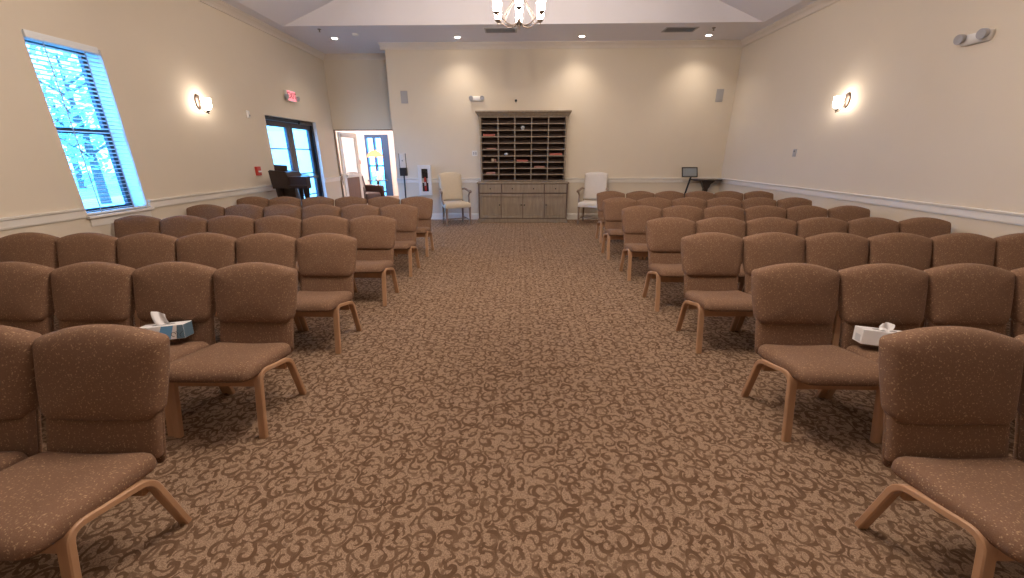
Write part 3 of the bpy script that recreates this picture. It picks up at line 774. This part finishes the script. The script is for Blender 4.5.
for s in (-1, 1):
    bm = B(); lathe(bm, [(.015, 0), (.045, .02), (.05, .06), (0, .065)], (s*.20, -.02, -.02), 16, Matrix.Rotation(PI/2+.2, 3, 'X')); b2(bm, min(s*.15, s*.20), max(s*.15, s*.20), -.03, -.01, -.03, -.01); part('lamp_head', bm, M['grey'], ex, True)
# speakers
for lab, x in (('grey wall speaker on the back wall near the alcove corner', -2.54), ('grey wall speaker on the back wall near the right corner', 4.30)):
    t = thing('wall_speaker', lab, 'speaker', (x, YB, 2.665))
    bm = B(); b2(bm, -.075, .075, -.012, 0, -.125, .125, bev=.003); part('bezel', bm, M['grey'], t)
    bm = B(); b2(bm, -.062, .062, -.016, -.0125, -.112, .112); part('grille', bm, M['grey'], t)
# sprinkler on the wall, switch plate, small plates
t = thing('sidewall_sprinkler', 'small dark sidewall sprinkler on the back wall above the hutch', 'sprinkler', (-.092, YB, 2.585))
bm = B(); lathe(bm, [(0, 0), (.028, 0), (.026, .008), (.010, .012), (.008, .04), (.02, .05), (0, .055)], (0, 0, 0), 14, Matrix.Rotation(PI/2, 3, 'X')); tube(bm, [(0, -.02, -.0), (0, -.03, -.05)], .006, 6); part('sprinkler_head', bm, M['black'], t)
t = thing('switch_plate', 'white switch plate on the back wall beside the hutch', 'light switch', (-1.03, YB, 1.50))
bm = B(); b2(bm, -.06, .06, -.006, 0, -.06, .06, bev=.002); part('plate', bm, M['white'], t)
for s in (-1, 1):
    bm = B(); b2(bm, s*.024-.014, s*.024+.014, -.012, -.0065, -.032, .032); part('switch', bm, M['grey'], t)
t = thing('thermostat', 'small grey thermostat on the right wall below the sconce', 'thermostat', (W, 6.99, 1.49), -PI/2)
bm = B(); b2(bm, -.035, .035, -.02, 0, -.06, .06, bev=.005); part('housing', bm, M['grey'], t)
bm = B(); b2(bm, -.02, .02, -.023, -.0205, .01, .04); part('display', bm, M['screen'], t)
t = thing('motion_sensor', 'small pale wall sensor on the left wall beyond the sconce', 'sensor', (-W, 7.08, 2.13), PI/2)
bm = B(); b2(bm, -.025, .025, -.035, 0, -.055, .055, bev=.008); part('housing', bm, M['white'], t)
bm = B(); lathe(bm, [(.018, 0), (.014, .010), (0, .014)], (0, -.0355, -.02), 12, Matrix.Rotation(PI/2, 3, 'X')); part('lens', bm, M['grey'], t, True)
t = thing('fire_alarm_pull', 'red fire alarm pull on the left wall beside the piano', 'fire alarm', (-W, 7.03, 1.21), PI/2)
bm = B(); b2(bm, -.055, .055, -.045, 0, -.075, .075, bev=.006); part('housing', bm, M['red'], t)
bm = B(); b2(bm, -.035, .035, -.058, -.0455, -.02, .005); part('handle', bm, M['white'], t)

# extinguisher cabinet
t = thing('extinguisher_cabinet', 'white fire extinguisher cabinet recessed in the back wall beside the cream armchair', 'cabinet', (-2.205, YB, .91))
bm = B(); hw, hh_ = .15, .34
b2(bm, -hw, -hw+.075, -.03, 0, -hh_, hh_); b2(bm, hw-.075, hw, -.03, 0, -hh_, hh_); b2(bm, -hw+.075, hw-.075, -.03, 0, hh_-.085, hh_); b2(bm, -hw+.075, hw-.075, -.03, 0, -hh_, -hh_+.085)
part('door_frame', bm, M['white'], t)
bm = B(); b2(bm, -hw+.0755, hw-.0755, -.006, -.001, -hh_+.0855, hh_-.0855); part('back_plate', bm, M['black'], t)
bm = B(); b2(bm, -hw+.0755, hw-.0755, -.069, -.066, -hh_+.0855, hh_-.0855); part('door_pane', bm, glass('cabinet_glass', (.95, .95, .95), .03), t)
bm = B(); b2(bm, -hw, -hw+.074, -.069, -.031, -hh_, hh_); b2(bm, hw-.074, hw, -.069, -.031, -hh_, hh_); b2(bm, -hw+.075, hw-.075, -.069, -.031, hh_-.084, hh_); b2(bm, -hw+.075, hw-.075, -.069, -.031, -hh_, -hh_+.084); part('cabinet_rim', bm, M['white'], t)
fe = thing('fire_extinguisher', 'small red fire extinguisher inside the white wall cabinet', 'fire extinguisher', (-2.205, YB-.036, .67))
bm = B(); lathe(bm, [(0, 0), (.024, 0), (.027, .01), (.027, .26), (.018, .30), (.008, .315), (0, .315)], seg=18); part('cylinder', bm, M['red'], fe, True)
bm = B(); b2(bm, -.02, .02, -.0285, -.026, .12, .20); part('paper_label', bm, M['paper'], fe)
bm = B(); tube(bm, [(0, 0, .315), (0, 0, .36)], .008, 8); b2(bm, -.03, .012, -.006, .006, .352, .362); b2(bm, -.034, .008, -.006, .006, .374, .382); tube(bm, [(.008, 0, .35), (.03, 0, .32), (.031, 0, .16)], .006, 8); part('valve_and_hose', bm, M['black'], fe, True)

# sign / sanitiser stand by the alcove
t = thing('dispenser_stand', 'slim black dispenser stand with a white panel, near the alcove corner', 'dispenser stand', (-2.585, 8.92, 0))
bm = B(); lathe(bm, [(0, 0), (.15, 0), (.15, .012), (.02, .02), (0, .02)], seg=24); part('base', bm, M['black'], t)
bm = B(); tube(bm, [(0, 0, .012), (.012, 0, 1.06)], .016, 10); part('pole', bm, M['black'], t, True)
bm = B(); b2(bm, -.066, .090, -.05, .03, 1.03, 1.20, bev=.006); part('tray', bm, M['black'], t)
bm = B()
for x in (-.068, .075): b2(bm, x, x+.012, -.01, .0, 1.20, 1.50)
part('side_rail', bm, M['black'], t)
bm = B(); b2(bm, -.055, .074, -.02, .01, 1.201, 1.50, bev=.01); part('dispenser_body', bm, M['white'], t)
bm = B(); lathe(bm, [(.014, 0), (.014, .004), (0, .004)], (.008, -.0205, 1.35), 14, Matrix.Rotation(PI/2, 3, 'X')); part('sensor', bm, M['screen'], t)

# tablet stand and console table at the right corner
t = thing('tablet_stand', 'black floor stand holding a tilted grey screen by the back wall', 'stand', (3.70, 9.02, 0))
bm = B(); lathe(bm, [(0, 0), (.16, 0), (.16, .012), (.02, .02), (0, .02)], seg=24); part('base', bm, M['black'], t)
bm = B(); tube(bm, [(0, 0, .015), (.0, 0, .55), (.09, -.02, 1.02)], .020, 10); part('pole', bm, M['black'], t, True)
R_ = Matrix.Rotation(math.radians(-20), 3, 'X')
bm = B()
for (cx, cz, sx, sz) in ((0, .098, .34, .02), (0, -.098, .34, .02), (-.16, 0, .02, .2), (.16, 0, .02, .2)):
    bx(bm, R_ @ Vector((cx, 0, cz)) + Vector((.04, -.03, 1.095)), (sx, .022, sz), R_)
part('screen_frame', bm, M['black'], t)
bm = B(); bx(bm, Vector((.04, -.03, 1.095)), (.30, .012, .176), R_); part('screen', bm, M['screen'], t)
t = thing('console_table', 'small dark half round console table on a pedestal in the right back corner', 'table', (4.27, YB-.045, 0))
bm = B(); prism(bm, [(.345*math.cos(a), -.30*math.sin(a)) for a in [k*PI/16 for k in range(17)]], 2, .905, .928); part('table_top', bm, M['darkwood'], t)
bm = B(); prism(bm, [(-.17, .904), (.13, .904), (.125, .885), (.05, .83), (.03, .77), (.0, .72), (-.01, .60), (-.02, .40), (.02, .1), (.10, .0), (-.14, .0), (-.06, .1), (-.04, .40), (-.075, .60), (-.08, .72), (-.11, .77), (-.13, .83)], 1, -.17, -.07); part('pedestal', bm, M['darkwood'], t)

# ------------------------------------------------------------------ ceiling fittings
for k, x in enumerate((-3.71, -1.25, 1.213, 3.69)):
    lab = ['leftmost of the four downlights, over the alcove side', 'downlight in the soffit left of the hutch', 'downlight in the soffit right of the hutch', 'rightmost of the four downlights, near the right corner'][k]
    t = thing('downlight', lab, 'downlight', (x, 8.88, HC), 0, 'downlights in the flat soffit')
    bm = B(); lathe(bm, [(.052, -.001), (.075, -.001), (.078, -.006), (.055, -.010), (.052, -.001)], seg=24); part('trim_ring', bm, M['white'], t, True)
    bm = B(); lathe(bm, [(0, -.003), (.051, -.003), (.051, -.006), (0, -.006)], seg=24); part('lens', bm, M['can'], t)
    L = bpy.data.lights.new('downlight_beam', 'SPOT'); L.energy = 42; L.color = LAMP; L.spot_size = math.radians(120); L.spot_blend = 1.0; L.shadow_soft_size = .04
    lo = bpy.data.objects.new('beam', L); COL.objects.link(lo); lo.parent = t; lo.location = (0, 0, -.02)
for lab, x, y in (('dark air vent grille in the soffit behind the chandelier', -.37, 8.45), ('dark air vent grille in the soffit toward the right', 2.98, 8.50)):
    t = thing('air_vent', lab, 'vent', (x, y, HC), 0, 'vent grilles in the soffit')
    bm = B(); wv, dv = .30, .15
    b2(bm, -wv, wv, -dv, -dv+.03, -.01, -.0005); b2(bm, -wv, wv, dv-.03, dv, -.01, -.0005); b2(bm, -wv, -wv+.03, -dv+.03, dv-.03, -.01, -.0005); b2(bm, wv-.03, wv, -dv+.03, dv-.03, -.01, -.0005); part('frame', bm, M['grey'], t)
    bm = B(); b2(bm, -wv+.031, wv-.031, -dv+.031, dv-.031, -.002, -.0005); part('duct', bm, M['black'], t)
    bm = B()
    for i in range(10): bx(bm, (0, -dv+.045+i*.023, -.007), (2*wv-.062, .014, .002), Matrix.Rotation(.6, 3, 'X'))
    part('louvres', bm, M['grey'], t)
for lab, x, y in (('small ceiling sprinkler in the soffit at the left end', -3.73, 8.30), ('small ceiling sprinkler in the soffit at the right end', 3.57, 8.42)):
    t = thing('ceiling_sprinkler', lab, 'sprinkler', (x, y, HC), 0, 'ceiling sprinklers')
    bm = B(); lathe(bm, [(0, 0), (.035, 0), (.03, -.008), (.01, -.012), (.008, -.04), (.022, -.045), (0, -.05)], seg=14); part('sprinkler_head', bm, M['bronze'], t, True)
t = thing('smoke_detector', 'round white smoke detector on the soffit near the alcove', 'smoke detector', (-3.19, 8.62, HC))
bm = B(); lathe(bm, [(0, 0), (.06, 0), (.06, -.02), (.045, -.035), (0, -.038)], seg=20); part('cover', bm, M['white'], t, True)

# ------------------------------------------------------------------ chandelier
def chandelier(label, loc, sm):
    t = thing('chandelier', label, 'chandelier', loc)      # origin at the bottom finial tip
    bm = B(); lathe(bm, [(0, 0), (.006, .01), (.012, .035), (.008, .06), (.024, .08), (.030, .10), (.018, .125), (.010, .15), (.010, .42), (.02, .45), (.034, .50), (.02, .56), (.010, .60), (.010, .72), (0, .73)], seg=16); part('centre_column', bm, M['bronze'], t, True)
    top = 5.30 - loc[2]
    bm = B(); tube(bm, [(0, 0, .72), (0, 0, top)], .006, 8)
    k = 0; z = .74
    while z < top-.02:
        a = (k % 2)*PI/2; pts = [(.012*math.cos(q)*math.cos(a), .012*math.cos(q)*math.sin(a), z+.02*math.sin(q)) for q in [i*PI/4 for i in range(9)]]
        tube(bm, pts, .003, 5, caps=False); z += .034; k += 1
    part('chain', bm, M['bronze'], t, True)
    bm = B(); lathe(bm, [(0, top), (.06, top), (.055, top-.02), (.02, top-.035), (0, top-.035)], seg=18); part('canopy', bm, M['bronze'], t, True)
    N = 6
    for i in range(N):
        a = 2*PI*i/N + math.radians(30)
        c, s = math.cos(a), math.sin(a)
        R = .33
        bm = B()
        pr = [(.015, .10), (.06, .055), (.12, .045), (.18, .06), (.24, .10), (.29, .13), (R, .135)]
        tube(bm, [(r*c, r*s, z) for r, z in pr], .0075, 8)
        pr2 = [(.24, .10), (.20, .17), (.13, .27), (.07, .36), (.02, .44)]
        tube(bm, [(r*c, r*s, z) for r, z in pr2], .005, 8)
        lathe(bm, [(0, .11), (.012, .112), (.009, .128), (.024, .14), (.042, .155), (.042, .162), (0, .162)], (R*c, R*s, 0), 14)
        o = part('arm', bm, M['bronze'], t, True)
        bm = B(); lathe(bm, [(.026, .163), (.040, .185), (.047, .22), (.045, .27), (.050, .33), (.056, .36), (0, .35)], (R*c, R*s, 0), 16); part('glass_shade', bm, sm, o, 'all')
    return t
ch0 = chandelier('bronze chandelier with six lit white glass shades, hanging before the white gable', (-.02, 6.0, 3.035), M['shade'])
ch_fill = chandelier('added unseen chandelier above the nearest chair rows, lighting the front chairs', (-.02, 2.4, 3.035), M['fillshade']); ch_fill['group'] = 'chandeliers along the ridge'  # added out of view to light the front chairs
ch0['group'] = 'chandeliers along the ridge'

# ------------------------------------------------------------------ outdoors
bm = B(); bx(bm, (-24, 12, -.35), (38, 60, .2)); g_ = part('lawn', bm, M['lawn']); g_['kind'] = 'structure'; g_.name = 'ground'
bm = B(); bx(bm, (-15, 12, -.245), (6, 60, .02)); g_ = part('ground', bm, M['road']); g_['kind'] = 'structure'
def tree(label, x, y, h, r, seed):
    rnd = random.Random(seed)
    t = thing('tree', label, 'tree', (x, y, -.25), 0, 'trees outside the windows')
    bm = B(); tube(bm, [(0, 0, 0), (.05, 0, h*.3), (-.05, .05, h*.6), (0, 0, h*.9)], [.16, .12, .08, .03], 8)
    for k in range(10):
        a = rnd.uniform(0, 6.28); z = h*rnd.uniform(.3, .75); tube(bm, [(0, 0, z), (r*.5*math.cos(a), r*.5*math.sin(a), z+h*.1), (r*.9*math.cos(a), r*.9*math.sin(a), z+h*.16)], [.05, .03, .012], 6)
    part('trunk', bm, M['bark'], t, True)
    bm = B()
    for k in range(600):
        a = rnd.uniform(0, 6.28); q = rnd.random()**.5*r; z = h*(.55+.42*rnd.uniform(-1, 1)*math.sqrt(max(0, 1-(q/r)**2)))
        s = rnd.uniform(.10, .2); n1 = Vector((rnd.uniform(-1, 1), rnd.uniform(-1, 1), rnd.uniform(-1, 1))).normalized(); n2 = n1.orthogonal().normalized(); n3 = n1.cross(n2)
        c = Vector((q*math.cos(a), q*math.sin(a), z))
        bm.faces.new([bm.verts.new(c+n2*s), bm.verts.new(c+n3*s*.5), bm.verts.new(c-n2*s), bm.verts.new(c-n3*s*.5)])
    part('leaves', bm, M['leaf'], t)
tree('leafy tree outside, seen through the blind of the left wall window', -15.5, 14.5, 5.5, 1.5, 1)
tree('bare trunked tree outside the glazed double door of the left wall', -13.5, 24.0, 6.0, 1.8, 2)
tree('tree standing farther off outside, beyond the left window blind', -24.0, 21.5, 5.0, 2.2, 3)
